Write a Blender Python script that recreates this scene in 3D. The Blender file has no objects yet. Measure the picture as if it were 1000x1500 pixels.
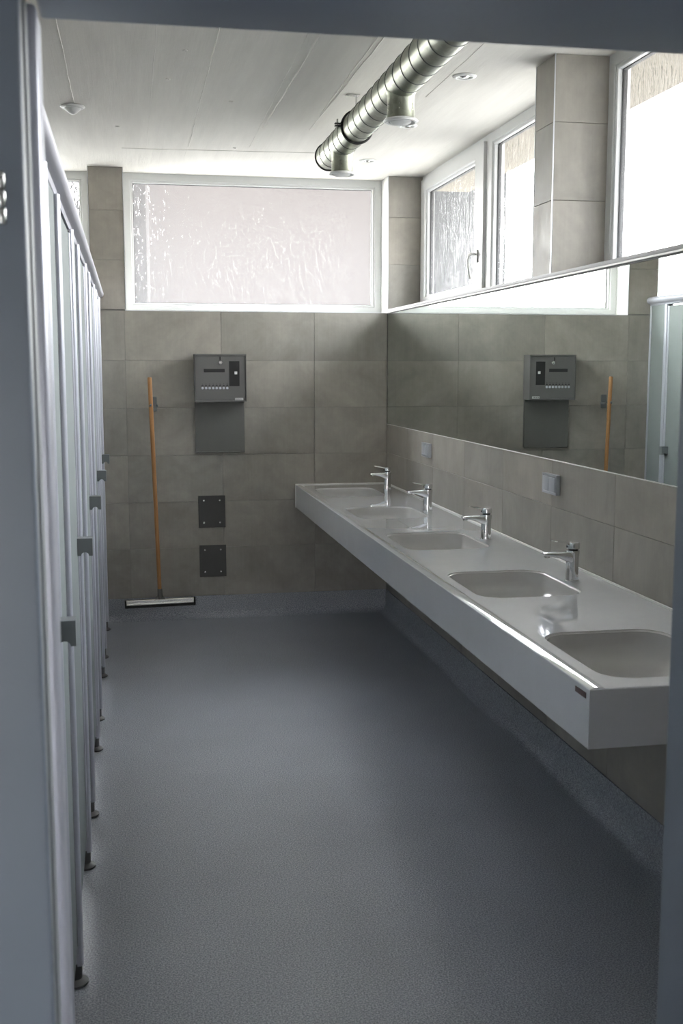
import bpy, bmesh, math, random
from mathutils import Vector, Matrix
random.seed(7)
PI = math.pi
S = bpy.context.scene
C = S.collection

# ---------------------------------------------------------------- camera
cd = bpy.data.cameras.new('camera')
cam = bpy.data.objects.new('camera', cd); C.objects.link(cam)
cd.sensor_fit = 'VERTICAL'; cd.sensor_height = 36.0; cd.sensor_width = 24.0
cd.lens = 1635.7 / 1500 * 36.0
cd.clip_start = 0.02; cd.clip_end = 300
cam.location = (0, 0, 1.62)
cam.rotation_euler = (math.radians(90 - 7.373), 0, math.radians(-10.774))
cd.dof.use_dof = True; cd.dof.focus_distance = 5.5; cd.dof.aperture_fstop = 8.0
S.camera = cam

# ---------------------------------------------------------------- light
w = bpy.data.worlds.new('world'); S.world = w; w.use_nodes = True
nt = w.node_tree; nt.nodes.clear()
o_ = nt.nodes.new('ShaderNodeOutputWorld'); bg = nt.nodes.new('ShaderNodeBackground')
tc = nt.nodes.new('ShaderNodeTexCoord'); sx = nt.nodes.new('ShaderNodeSeparateXYZ')
cr = nt.nodes.new('ShaderNodeValToRGB')
cr.color_ramp.elements[0].position = 0.0; cr.color_ramp.elements[0].color = (1.0, 0.975, 0.945, 1)
cr.color_ramp.elements[1].position = 0.8; cr.color_ramp.elements[1].color = (0.84, 0.90, 1.0, 1)
nt.links.new(tc.outputs['Generated'], sx.inputs[0]); nt.links.new(sx.outputs['Z'], cr.inputs[0])
# overcast sky: luminance rises from horizon to zenith as (1 + 2 sin e) / 3
mz = nt.nodes.new('ShaderNodeMath'); mz.operation = 'MAXIMUM'; mz.inputs[1].default_value = 0.0
ma = nt.nodes.new('ShaderNodeMath'); ma.operation = 'MULTIPLY_ADD'; SKY = 20.0
ma.inputs[1].default_value = SKY * 2 / 3; ma.inputs[2].default_value = SKY / 3
nt.links.new(sx.outputs['Z'], mz.inputs[0]); nt.links.new(mz.outputs[0], ma.inputs[0]); nt.links.new(ma.outputs[0], bg.inputs[1])
nt.links.new(cr.outputs[0], bg.inputs[0]); nt.links.new(bg.outputs[0], o_.inputs[0])
sd = bpy.data.lights.new('sun', 'SUN'); sun = bpy.data.objects.new('sun', sd); C.objects.link(sun)
sd.energy = 5.0; sd.angle = math.radians(3); sd.color = (1.0, 0.95, 0.88)
sun.rotation_euler = Vector((0.80, 0.25, -0.62)).to_track_quat('-Z', 'Y').to_euler()
S.view_settings.view_transform = 'Standard'; S.view_settings.look = 'None'
S.view_settings.gamma = 1.0; S.view_settings.use_curve_mapping = False
S.view_settings.exposure = 1.28
S.cycles.use_denoising = True; S.cycles.denoising_prefilter = 'ACCURATE'
S.cycles.max_bounces = 12; S.cycles.diffuse_bounces = 6; S.cycles.glossy_bounces = 6
S.cycles.transmission_bounces = 8; S.cycles.transparent_max_bounces = 12
S.cycles.sample_clamp_indirect = 8.0

# ---------------------------------------------------------------- materials
class N:
    def __init__(s, name):
        s.m = bpy.data.materials.new(name); s.m.use_nodes = True
        s.t = s.m.node_tree; s.t.nodes.clear()
        s.out = s.t.nodes.new('ShaderNodeOutputMaterial')
    def n(s, typ, **kw):
        x = s.t.nodes.new(typ)
        for k, v in kw.items():
            if k in ('inp',):
                for a, b in v.items(): x.inputs[a].default_value = b
            else: setattr(x, k, v)
        return x
    def l(s, a, b): s.t.links.new(a, b)
def noise(k, vec, scale, detail=4, rough=0.55, dist=0.0):
    x = k.n('ShaderNodeTexNoise'); x.inputs['Scale'].default_value = scale
    x.inputs['Detail'].default_value = detail; x.inputs['Roughness'].default_value = rough
    x.inputs['Distortion'].default_value = dist
    if vec is not None: k.l(vec, x.inputs['Vector'])
    return x
def ramp(k, fac, stops):
    r = k.n('ShaderNodeValToRGB'); e = r.color_ramp.elements
    while len(e) < len(stops): e.new(0.5)
    for i, (p, c) in enumerate(stops):
        e[i].position = p; e[i].color = (c[0], c[1], c[2], 1)
    k.l(fac, r.inputs[0]); return r
def mat(name, col, rough=0.5, metal=0.0, var=0.0, vscale=8, bump=0.0, bscale=60, spec=0.5, coat=0.0):
    k = N(name); p = k.n('ShaderNodeBsdfPrincipled')
    p.inputs['Base Color'].default_value = (*col, 1); p.inputs['Roughness'].default_value = rough
    p.inputs['Metallic'].default_value = metal; p.inputs['Specular IOR Level'].default_value = spec
    p.inputs['Coat Weight'].default_value = coat; p.inputs['Coat Roughness'].default_value = 0.01
    tc = k.n('ShaderNodeTexCoord')
    nz = noise(k, tc.outputs['Object'], vscale)
    v = max(var, 0.02)
    r = ramp(k, nz.outputs['Fac'], [(0.3, [c * (1 - v) for c in col]), (0.7, [min(1, c * (1 + v)) for c in col])])
    k.l(r.outputs[0], p.inputs['Base Color'])
    if bump > 0:
        b = k.n('ShaderNodeBump'); b.inputs['Strength'].default_value = bump; b.inputs['Distance'].default_value = 0.002
        n2 = noise(k, tc.outputs['Object'], bscale, 3)
        k.l(n2.outputs['Fac'], b.inputs['Height']); k.l(b.outputs[0], p.inputs['Normal'])
    k.l(p.outputs[0], k.out.inputs[0]); return k.m

def tile_mat():
    k = N('concrete_look_tile'); p = k.n('ShaderNodeBsdfPrincipled')
    tc = k.n('ShaderNodeTexCoord'); oi = k.n('ShaderNodeObjectInfo')
    mu = k.n('ShaderNodeMath', operation='MULTIPLY'); mu.inputs[1].default_value = 41.0
    k.l(oi.outputs['Random'], mu.inputs[0])
    ad = k.n('ShaderNodeVectorMath', operation='ADD'); k.l(tc.outputs['Object'], ad.inputs[0]); k.l(mu.outputs[0], ad.inputs[1])
    n1 = noise(k, ad.outputs[0], 3.2, 6, 0.6, 0.6)
    n2 = noise(k, ad.outputs[0], 16, 5, 0.65)
    mp = k.n('ShaderNodeMapping'); mp.inputs['Scale'].default_value = (90, 90, 3); k.l(ad.outputs[0], mp.inputs[0])
    n3 = noise(k, mp.outputs[0], 1.0, 3, 0.6)
    r1 = ramp(k, n1.outputs['Fac'], [(0.25, (0.25, 0.235, 0.208)), (0.5, (0.32, 0.302, 0.27)), (0.78, (0.40, 0.376, 0.338))])
    mx = k.n('ShaderNodeMix', data_type='RGBA', blend_type='MULTIPLY'); mx.inputs[0].default_value = 0.55
    r2 = ramp(k, n2.outputs['Fac'], [(0.25, (0.80, 0.80, 0.80)), (0.75, (1.12, 1.11, 1.09))])
    k.l(r1.outputs[0], mx.inputs[6]); k.l(r2.outputs[0], mx.inputs[7])
    m2 = k.n('ShaderNodeMix', data_type='RGBA', blend_type='MULTIPLY'); m2.inputs[0].default_value = 0.35
    r3 = ramp(k, n3.outputs['Fac'], [(0.3, (0.88, 0.88, 0.88)), (0.7, (1.05, 1.05, 1.05))])
    k.l(mx.outputs[2], m2.inputs[6]); k.l(r3.outputs[0], m2.inputs[7])
    # tile to tile tone
    m3 = k.n('ShaderNodeMix', data_type='RGBA', blend_type='MULTIPLY'); m3.inputs[0].default_value = 1.0
    r4 = ramp(k, oi.outputs['Random'], [(0.0, (0.90, 0.905, 0.90)), (0.5, (1.0, 0.99, 0.98)), (1.0, (1.08, 1.06, 1.03))])
    k.l(m2.outputs[2], m3.inputs[6]); k.l(r4.outputs[0], m3.inputs[7])
    k.l(m3.outputs[2], p.inputs['Base Color'])
    rr = ramp(k, n2.outputs['Fac'], [(0.3, (0.42,) * 3), (0.7, (0.60,) * 3)]); k.l(rr.outputs[0], p.inputs['Roughness'])
    b = k.n('ShaderNodeBump'); b.inputs['Strength'].default_value = 0.12; b.inputs['Distance'].default_value = 0.002
    k.l(n2.outputs['Fac'], b.inputs['Height']); k.l(b.outputs[0], p.inputs['Normal'])
    k.l(p.outputs[0], k.out.inputs[0]); return k.m

def floor_mat():
    k = N('granulate_floor'); p = k.n('ShaderNodeBsdfPrincipled')
    tc = k.n('ShaderNodeTexCoord')
    n1 = noise(k, tc.outputs['Object'], 210, 2, 0.75)
    n2 = noise(k, tc.outputs['Object'], 1.3, 4, 0.6)
    vo = k.n('ShaderNodeTexVoronoi'); vo.inputs['Scale'].default_value = 170; k.l(tc.outputs['Object'], vo.inputs['Vector'])
    r1 = ramp(k, n1.outputs['Fac'], [(0.38, (0.13, 0.143, 0.175)), (0.5, (0.26, 0.275, 0.31)), (0.62, (0.43, 0.45, 0.50))])
    r2 = ramp(k, n2.outputs['Fac'], [(0.3, (0.90,) * 3), (0.7, (1.09,) * 3)])
    mx = k.n('ShaderNodeMix', data_type='RGBA', blend_type='MULTIPLY'); mx.inputs[0].default_value = 1.0
    k.l(r1.outputs[0], mx.inputs[6]); k.l(r2.outputs[0], mx.inputs[7]); k.l(mx.outputs[2], p.inputs['Base Color'])
    p.inputs['Roughness'].default_value = 0.42; p.inputs['Specular IOR Level'].default_value = 0.8
    b = k.n('ShaderNodeBump'); b.inputs['Strength'].default_value = 0.5; b.inputs['Distance'].default_value = 0.0015
    k.l(vo.outputs['Distance'], b.inputs['Height']); k.l(b.outputs[0], p.inputs['Normal'])
    k.l(p.outputs[0], k.out.inputs[0]); return k.m

def ceil_mat():
    k = N('painted_concrete'); p = k.n('ShaderNodeBsdfPrincipled')
    tc = k.n('ShaderNodeTexCoord')
    mp = k.n('ShaderNodeMapping'); mp.inputs['Scale'].default_value = (9, 0.8, 1); k.l(tc.outputs['Object'], mp.inputs[0])
    n1 = noise(k, mp.outputs[0], 1.6, 6, 0.6); n2 = noise(k, tc.outputs['Object'], 24, 5, 0.7)
    mp3 = k.n('ShaderNodeMapping'); mp3.inputs['Scale'].default_value = (60, 2.2, 1); k.l(tc.outputs['Object'], mp3.inputs[0])
    n3 = noise(k, mp3.outputs[0], 1.5, 4, 0.7)
    r1 = ramp(k, n1.outputs['Fac'], [(0.3, (0.63, 0.607, 0.56)), (0.7, (0.71, 0.687, 0.635))]); k.l(r1.outputs[0], p.inputs['Base Color'])
    p.inputs['Roughness'].default_value = 0.75
    s = k.n('ShaderNodeMath', operation='ADD'); k.l(n2.outputs['Fac'], s.inputs[0]); k.l(n3.outputs['Fac'], s.inputs[1])
    b = k.n('ShaderNodeBump'); b.inputs['Strength'].default_value = 0.35; b.inputs['Distance'].default_value = 0.003
    k.l(s.outputs[0], b.inputs['Height']); k.l(b.outputs[0], p.inputs['Normal'])
    k.l(p.outputs[0], k.out.inputs[0]); return k.m

def glass_mat(name, trans, ior, dist, scale, zs):
    k = N(name); tc = k.n('ShaderNodeTexCoord')
    mp = k.n('ShaderNodeMapping'); mp.inputs['Scale'].default_value = (1.0, 1.0, zs); k.l(tc.outputs['Object'], mp.inputs[0])
    n1 = noise(k, mp.outputs[0], scale, 3, 0.5, 1.6)
    b = k.n('ShaderNodeBump'); b.inputs['Strength'].default_value = 1.0; b.inputs['Distance'].default_value = dist
    k.l(n1.outputs['Fac'], b.inputs['Height'])
    rf = k.n('ShaderNodeBsdfRefraction'); rf.inputs['IOR'].default_value = ior; rf.inputs['Roughness'].default_value = 0.10
    k.l(b.outputs[0], rf.inputs['Normal']); rf.inputs['Color'].default_value = (0.96, 0.97, 0.965, 1)
    tr = k.n('ShaderNodeBsdfTransparent'); tr.inputs[0].default_value = (0.95, 0.96, 0.955, 1)
    m1 = k.n('ShaderNodeMixShader'); m1.inputs[0].default_value = trans
    k.l(rf.outputs[0], m1.inputs[1]); k.l(tr.outputs[0], m1.inputs[2])
    tl = k.n('ShaderNodeBsdfTranslucent'); tl.inputs[0].default_value = (0.95, 0.95, 0.95, 1)
    b2 = k.n('ShaderNodeBump'); b2.inputs['Strength'].default_value = 1.0; b2.inputs['Distance'].default_value = 0.05
    k.l(n1.outputs['Fac'], b2.inputs['Height']); k.l(b2.outputs[0], tl.inputs['Normal'])
    m3 = k.n('ShaderNodeMixShader'); m3.inputs[0].default_value = 0.036; k.l(m1.outputs[0], m3.inputs[1]); k.l(tl.outputs[0], m3.inputs[2]); m1 = m3
    gl = k.n('ShaderNodeBsdfGlossy'); gl.inputs['Roughness'].default_value = 0.05; k.l(b.outputs[0], gl.inputs['Normal'])
    fr = k.n('ShaderNodeFresnel'); fr.inputs[0].default_value = 1.5; k.l(b.outputs[0], fr.inputs['Normal'])
    m2 = k.n('ShaderNodeMixShader'); k.l(fr.outputs[0], m2.inputs[0]); k.l(m1.outputs[0], m2.inputs[1]); k.l(gl.outputs[0], m2.inputs[2])
    k.l(m2.outputs[0], k.out.inputs[0]); return k.m

def clear_mat():
    k = N('clear_outer_face'); tr = k.n('ShaderNodeBsdfTransparent'); tc = k.n('ShaderNodeTexCoord')
    nz = noise(k, tc.outputs['Object'], 3); r = ramp(k, nz.outputs['Fac'], [(0.0, (0.97, 0.98, 0.975)), (1.0, (0.99, 0.99, 0.99))])
    k.l(r.outputs[0], tr.inputs[0]); k.l(tr.outputs[0], k.out.inputs[0]); return k.m

def wood_mat():
    k = N('beech_wood'); p = k.n('ShaderNodeBsdfPrincipled'); tc = k.n('ShaderNodeTexCoord')
    mp = k.n('ShaderNodeMapping'); mp.inputs['Scale'].default_value = (60, 60, 3); k.l(tc.outputs['Object'], mp.inputs[0])
    n1 = noise(k, mp.outputs[0], 1.5, 4)
    r = ramp(k, n1.outputs['Fac'], [(0.3, (0.33, 0.15, 0.052)), (0.7, (0.47, 0.24, 0.09))])
    k.l(r.outputs[0], p.inputs['Base Color']); p.inputs['Roughness'].default_value = 0.5
    k.l(p.outputs[0], k.out.inputs[0]); return k.m

def duct_mat():
    k = N('galvanised_steel'); p = k.n('ShaderNodeBsdfPrincipled'); tc = k.n('ShaderNodeTexCoord')
    vo = k.n('ShaderNodeTexVoronoi'); vo.inputs['Scale'].default_value = 55; k.l(tc.outputs['Object'], vo.inputs['Vector'])
    r = ramp(k, vo.outputs['Color'], [(0.0, (0.275, 0.29, 0.235)), (1.0, (0.365, 0.38, 0.31))])
    k.l(r.outputs[0], p.inputs['Base Color']); p.inputs['Metallic'].default_value = 1.0; p.inputs['Roughness'].default_value = 0.4
    k.l(p.outputs[0], k.out.inputs[0]); return k.m

M = dict(
    tile=tile_mat(), floor=floor_mat(), ceiling=ceil_mat(), glass=glass_mat('rippled_glass', .42, 1.20, .008, 40, .5), side_glass=glass_mat('rippled_glass_side', 1.0, 1.1, .03, 30, .25), clear=clear_mat(), wood=wood_mat(), duct=duct_mat(),
    grout=mat('grey_grout', (0.24, 0.232, 0.215), 0.9, bump=0.2),
    seal=mat('white_sealant', (0.80, 0.79, 0.76), 0.4),
    plaster=mat('white_plaster', (0.62, 0.62, 0.60), 0.8, bump=0.15),
    pvc=mat('white_window_plastic', (0.60, 0.605, 0.595), 0.32),
    gasket=mat('black_gasket', (0.03, 0.03, 0.03), 0.6),
    alu=mat('satin_aluminium', (0.66, 0.67, 0.70), 0.38, 1.0, 0.03),
    powder=mat('silver_profile', (0.50, 0.51, 0.575), 0.34, 0.35, 0.02),
    panel=mat('cubicle_panel', (0.23, 0.255, 0.255), 0.62, 0.0, 0.03, spec=0.2),
    trim=mat('grey_sill_metal', (0.27, 0.27, 0.275), 0.5, 0.2, 0.03),
    foot=mat('grey_plastic', (0.085, 0.085, 0.085), 0.38),
    knob=mat('slate_plastic', (0.15, 0.165, 0.17), 0.4),
    chrome=mat('chrome', (0.80, 0.81, 0.83), 0.06, 1.0, 0.01),
    mineral=mat('white_mineral', (0.72, 0.73, 0.775), 0.02, 0.0, 0.01, spec=0.8, coat=0.9),
    bowl=mat('shaded_mineral_bowl', (0.56, 0.55, 0.545), 0.12, 0.0, 0.01),  # same moulded mineral as the top, with shade put into the colour
    black=mat('black_plastic', (0.012, 0.012, 0.012), 0.4),
    rubber=mat('black_rubber', (0.02, 0.02, 0.02), 0.7),
    box=mat('grey_sheet_steel', (0.145, 0.142, 0.136), 0.45, 0.2, 0.03),
    cover=mat('grey_cover_sheet', (0.13, 0.13, 0.118), 0.5, 0.1, 0.04),
    plate=mat('anthracite_sheet', (0.055, 0.055, 0.053), 0.45, 0.2, 0.05),
    door=mat('blue_grey_paint', (0.188, 0.218, 0.262), 0.42, 0.0, 0.02),
    doorlip=mat('pale_seal', (0.30, 0.32, 0.33), 0.5),
    steel=mat('brushed_steel', (0.62, 0.62, 0.60), 0.25, 1.0, 0.03),
    silver=mat('silver_plastic', (0.50, 0.52, 0.56), 0.33, 0.4, 0.02),
    white=mat('white_plastic', (0.78, 0.78, 0.76), 0.4),
    label=mat('pale_label', (0.62, 0.62, 0.60), 0.5),
    badge=mat('dark_badge', (0.10, 0.05, 0.05), 0.4),
    soffit=mat('beige_soffit', (0.165, 0.145, 0.11), 0.8),
    blocker=mat('dark_blocker', (0.16, 0.16, 0.165), 0.9, 0, 0.1, 2),
    wing=mat('blue_grey_render', (0.018, 0.017, 0.0165), 0.9, 0, 0.1, 2),
    annex=mat('grey_render', (0.008, 0.008, 0.0075), 0.9, 0, 0.2, 2),
    facade=mat('pink_render', (0.021, 0.0165, 0.0145), 0.9, 0, 0.05),
    paving=mat('pale_paving', (0.17, 0.16, 0.145), 0.9, 0, 0.1),
)
mk = N('mirror_silver'); g = mk.n('ShaderNodeBsdfGlossy'); g.inputs['Roughness'].default_value = 0.0
tcm = mk.n('ShaderNodeTexCoord'); nm = noise(mk, tcm.outputs['Object'], 0.7)
rm = ramp(mk, nm.outputs['Fac'], [(0.0, (0.74, 0.775, 0.745)), (1.0, (0.76, 0.79, 0.765))]); mk.l(rm.outputs[0], g.inputs[0])
mk.l(g.outputs[0], mk.out.inputs[0]); M['mirror'] = mk.m

# ---------------------------------------------------------------- mesh helpers
def box(bm, x0, x1, y0, y1, z0, z1, bev=0.0, seg=2):
    vs = [bm.verts.new((x, y, z)) for x in (x0, x1) for y in (y0, y1) for z in (z0, z1)]
    f = [(0, 1, 3, 2), (4, 6, 7, 5), (0, 4, 5, 1), (2, 3, 7, 6), (0, 2, 6, 4), (1, 5, 7, 3)]
    fs = [bm.faces.new([vs[i] for i in q]) for q in f]
    if bev > 0:
        es = list({e for q in fs for e in q.edges})
        bmesh.ops.bevel(bm, geom=es, offset=bev, segments=seg, affect='EDGES', profile=0.5)
def tube(bm, pts, r, n=16, cap=True):
    pts = [Vector(p) for p in pts]; rs = r if isinstance(r, (list, tuple)) else [r] * len(pts)
    rings = []; up = None
    for i, p in enumerate(pts):
        d = (pts[min(i + 1, len(pts) - 1)] - pts[max(i - 1, 0)]).normalized()
        if up is None: up = Vector((0, 0, 1)) if abs(d.z) < 0.9 else Vector((1, 0, 0))
        a = d.cross(up).normalized(); b = a.cross(d).normalized(); up = b
        rings.append([bm.verts.new(p + (a * math.cos(t) + b * math.sin(t)) * rs[i]) for t in [2 * PI * k / n for k in range(n)]])
    for A, B in zip(rings, rings[1:]):
        for k in range(n): bm.faces.new([A[k], A[(k + 1) % n], B[(k + 1) % n], B[k]])
    if cap: bm.faces.new(rings[0][::-1]); bm.faces.new(rings[-1])
def lathe(bm, prof, c=(0, 0, 0), n=32, axis='z'):
    # prof: list of (radius, height); closed at ends when radius is 0
    rings = []
    for r, h in prof:
        if r < 1e-6: ring = [bm.verts.new((0, 0, h))]
        else: ring = [bm.verts.new((r * math.cos(2 * PI * k / n), r * math.sin(2 * PI * k / n), h)) for k in range(n)]
        rings.append(ring)
    for A, B in zip(rings, rings[1:]):
        for k in range(n):
            a, a2, b, b2 = A[k % len(A)], A[(k + 1) % n % len(A)], B[k % len(B)], B[(k + 1) % n % len(B)]
            q = []
            for v in (a, a2, b2, b):
                if v not in q: q.append(v)
            if len(q) > 2: bm.faces.new(q)
    vs = [v for R in rings for v in R]
    if axis == 'x': bmesh.ops.rotate(bm, verts=vs, cent=(0, 0, 0), matrix=Matrix.Rotation(PI / 2, 3, 'Y'))
    if axis == 'y': bmesh.ops.rotate(bm, verts=vs, cent=(0, 0, 0), matrix=Matrix.Rotation(-PI / 2, 3, 'X'))
    bmesh.ops.translate(bm, verts=vs, vec=c)
def prism(bm, poly, axis, a0, a1):
    # poly of 2D points extruded along axis: 'y' uses (x,z), 'x' uses (y,z), 'z' uses (x,y)
    def P(p, a): return {'y': (p[0], a, p[1]), 'x': (a, p[0], p[1]), 'z': (p[0], p[1], a)}[axis]
    A = [bm.verts.new(P(p, a0)) for p in poly]; B = [bm.verts.new(P(p, a1)) for p in poly]
    n = len(poly)
    for i in range(n): bm.faces.new([A[i], A[(i + 1) % n], B[(i + 1) % n], B[i]])
    bm.faces.new(A[::-1]); bm.faces.new(B)
def mesh(name, bm, m, smooth=True):
    bmesh.ops.recalc_face_normals(bm, faces=bm.faces)
    me = bpy.data.meshes.new(name); bm.to_mesh(me); bm.free()
    me.materials.append(m)
    if smooth:
        me.polygons.foreach_set('use_smooth', [True] * len(me.polygons))
        me.set_sharp_from_angle(angle=math.radians(35))
    return me
def obj(name, bm, m, parent=None, smooth=True, loc=None):
    o = bpy.data.objects.new(name, mesh(name, bm, m, smooth) if isinstance(bm, bmesh.types.BMesh) else bm)
    C.objects.link(o)
    if loc: o.location = loc
    if parent: o.parent = parent
    return o
def bxo(name, x0, x1, y0, y1, z0, z1, m, parent=None, bev=0.0, seg=2, rel=None):
    bm = bmesh.new(); rx, ry, rz = rel or (0, 0, 0)
    box(bm, x0 - rx, x1 - rx, y0 - ry, y1 - ry, z0 - rz, z1 - rz, bev, seg)
    return obj(name, bm, m, parent, True)
def struct(o): o['kind'] = 'structure'; return o
def empty(name, loc, rz=0):
    o = bpy.data.objects.new(name, None); C.objects.link(o); o.location = loc; o.rotation_euler = (0, 0, rz)
    o.empty_display_size = 0.1; return o
def tag(o, label, cat, group=None):
    o['label'] = label; o['category'] = cat
    if group: o['group'] = group
    return o
def kids(o): return [c for c in C.objects if c.parent == o]
def copy_tree(o, parent=None):
    c = o.copy(); C.objects.link(c)
    if parent: c.parent = parent
    for ch in kids(o): copy_tree(ch, c)
    return c

W, D, H = 1.673, 7.19, 2.838      # mirror plane, far wall plane, ceiling
XL, YF = -1.75, 1.40              # left wall, inner face of the door wall
XW, YW = 1.897, 7.38              # window planes
T = 0.009                         # tile thickness
ZS = 1.975                        # sill height
ZT = 0.145                        # top of the coved skirting

# ---------------------------------------------------------------- structure
bm = bmesh.new(); box(bm, XL, 1.98, -1.9, 7.48, -0.12, 0.0); floor = struct(obj('floor', bm, M['floor'], None, False))
bm = bmesh.new(); box(bm, XL - 0.2, 1.98, YF - 0.12, 7.48, H, H + 0.2); ceiling = struct(obj('ceiling', bm, M['ceiling'], None, False))
# seams left by the formwork boards, raised on the soffit
bm = bmesh.new()
def seam(x0, y0, x1, y1, wd=0.006, h=0.003):
    n = max(2, int(math.hypot(x1 - x0, y1 - y0) / 0.12)); prev = None
    dx, dy = x1 - x0, y1 - y0; L = math.hypot(dx, dy); nx, ny = -dy / L, dx / L
    for i in range(n + 1):
        t = i / n; j = random.uniform(-0.002, 0.002); ww = wd * random.uniform(0.4, 1.2) / 2; hh = h * random.uniform(0.5, 1.2)
        x, y = x0 + dx * t + nx * j, y0 + dy * t + ny * j
        cur = [bm.verts.new((x - nx * ww, y - ny * ww, H)), bm.verts.new((x, y, H - hh)), bm.verts.new((x + nx * ww, y + ny * ww, H))]
        if prev:
            bm.faces.new([prev[0], cur[0], cur[1], prev[1]]); bm.faces.new([prev[1], cur[1], cur[2], prev[2]])
        prev = cur
for a in [(-.225, 1.5, -.213, 5.6), (.13, 1.5, .137, 6.5, .004, .0015), (.345, 1.5, .365, 6.45), (.36, 2.5, .36, 6.9, .003, .0015),
          (.66, 1.5, .70, 6.4, .004, .002), (.735, 3.8, .715, 5.9, .012, .004), (.93, 1.6, .95, 5.6, .008, .003), (.97, 4.1, .955, 5.9, .01, .003),
          (0.0, 6.57, 1.25, 6.50, .006, .003), (1.35, 2.0, 1.36, 5.1, .005, .002), (-.9, 1.5, -.9, 7.3), (-1.3, 1.5, -1.3, 7.3)]:
    seam(*a)
sm = obj('board_seam', bm, M['ceiling'], ceiling, True); sm['kind'] = 'stuff'
bm = bmesh.new()
for x, y in [(.20, 5.0), (.50, 5.35), (-.02, 6.0), (.62, 6.45), (.25, 4.55)]:
    lathe(bm, [(0.006, 0.0), (0.010, 0.0), (0.010, -0.003), (0.006, -0.003), (0.005, -0.001), (0, -0.001)], (x, y, H), 10)
tm = obj('tie_mark', bm, M['ceiling'], ceiling, True); tm['kind'] = 'stuff'

def solid(name, boxes, m):
    bm = bmesh.new()
    for b in boxes: box(bm, *b)
    return struct(obj(name, bm, m, None, False))
wall_far = solid('wall_far', [(XL, 1.98, D + T, 7.48, 0, ZS - .01), (-.205, -.004, D + T, 7.47, ZS - .01, H), (W + T, 1.98, D + T, 7.48, ZS - .01, H),
                              (XL - .2, XL + .05, D, 7.47, ZS - .01, H)], M['grout'])
wall_right = solid('wall_right', [(W + T, 1.98, YF, D + T, 0, ZS - .01), (W + T, 1.97, 4.32 + T, 4.53 - T, ZS - .01, H), (W + T, 1.97, YF, 1.62, ZS - .01, H)], M['grout'])
wall_left = solid('wall_left', [(XL - .2, XL, YF, 7.48, 0, H)], M['plaster'])
DX0, DX1, DZ = -0.112, 0.76, 2.05
wall_front = solid('wall_front', [(XL - .2, DX0, 1.26, YF, 0, H), (DX1, 2.1, 1.26, YF, 0, H), (DX0, DX1, 1.26, YF, DZ, H)], M['grout'])
# unseen lobby added around the camera to hold back light from behind
added_lobby = solid('added_lobby', [(-1.3, -1.2, -1.9, 1.26, 0, 2.7), (1.5, 1.6, -1.9, 1.26, 0, 2.7), (-1.3, 1.6, -1.9, 1.26, 2.7, 2.8),
                                  (-1.2, -.35, -1.9, -1.8, 0, 2.7), (.1, 1.5, -1.9, -1.8, 0, 2.7), (-.35, .1, -1.9, -1.8, 1.9, 2.7)], M['plaster'])

# ---------------------------------------------------------------- tiles
tcache = {}
def tile_mesh(w, h, t):
    key = (round(w, 3), round(h, 3), round(t, 3))
    if key not in tcache:
        bm = bmesh.new(); g = 0.0009; c = 0.0009; a, b = w / 2 - g, h / 2 - g
        back = [bm.verts.new((x, t, z)) for x, z in ((-a, -b), (a, -b), (a, b), (-a, b))]
        mid = [bm.verts.new((x, c, z)) for x, z in ((-a, -b), (a, -b), (a, b), (-a, b))]
        fr = [bm.verts.new((x, 0, z)) for x, z in ((-a + c, -b + c), (a - c, -b + c), (a - c, b - c), (-a + c, b - c))]
        for A, B in ((back, mid), (mid, fr)):
            for i in range(4): bm.faces.new([A[i], A[(i + 1) % 4], B[(i + 1) % 4], B[i]])
        bm.faces.new(fr)
        tcache[key] = mesh('tile', bm, M['tile'], False)
    return tcache[key]
def tile(parent, u0, u1, z0, z1, plane, side):
    w_, h_ = u1 - u0, z1 - z0
    if w_ < .012 or h_ < .012: return
    o = bpy.data.objects.new('tile', tile_mesh(w_, h_, T)); C.objects.link(o); o.parent = parent
    j = random.uniform(0, .0003)
    if side == 'far': o.location = ((u0 + u1) / 2, plane + j, (z0 + z1) / 2)           # faces -Y
    elif side == 'right': o.location = (plane + j, (u0 + u1) / 2, (z0 + z1) / 2); o.rotation_euler = (0, 0, -PI / 2)   # faces -X
    elif side == 'back': o.location = ((u0 + u1) / 2, plane, (z0 + z1) / 2); o.rotation_euler = (0, 0, PI)             # faces +Y
zr = [ZT, .464, .764, 1.064, 1.364, 1.664, ZS - .004]
xs = [XL, -1.21, -.61, -.01, .59, 1.19, W]
for a, b in zip(xs, xs[1:]):
    for c, d in zip(zr, zr[1:]): tile(wall_far, a, b, c, d, D, 'far')
zu = [ZS + .004, 2.28, 2.58, H]
for c, d in zip(zu, zu[1:]):
    tile(wall_far, -.209, -.001, c, d, D, 'far'); tile(wall_far, W + .003, XW + .06, c, d, D, 'far')
    tile(wall_right, 4.323, 4.527, c, d, W, 'right'); tile(wall_right, W + .003, XW + .06, c, d, 4.32, 'far')
    tile(wall_right, W + .003, XW + .06, c, d, 4.53, 'back'); tile(wall_right, YF, 1.62, c, d, W, 'right')
ys = [YF, 1.85, 2.45, 3.05, 3.65, 4.25, 4.85, 5.45, 6.05, 6.65, D]
for a, b in zip(ys, ys[1:]):
    for c, d in zip([ZT, .464, .764, 1.064], [.464, .764, 1.064, 1.249]): tile(wall_right, a, b, c, d, W, 'right')
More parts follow.
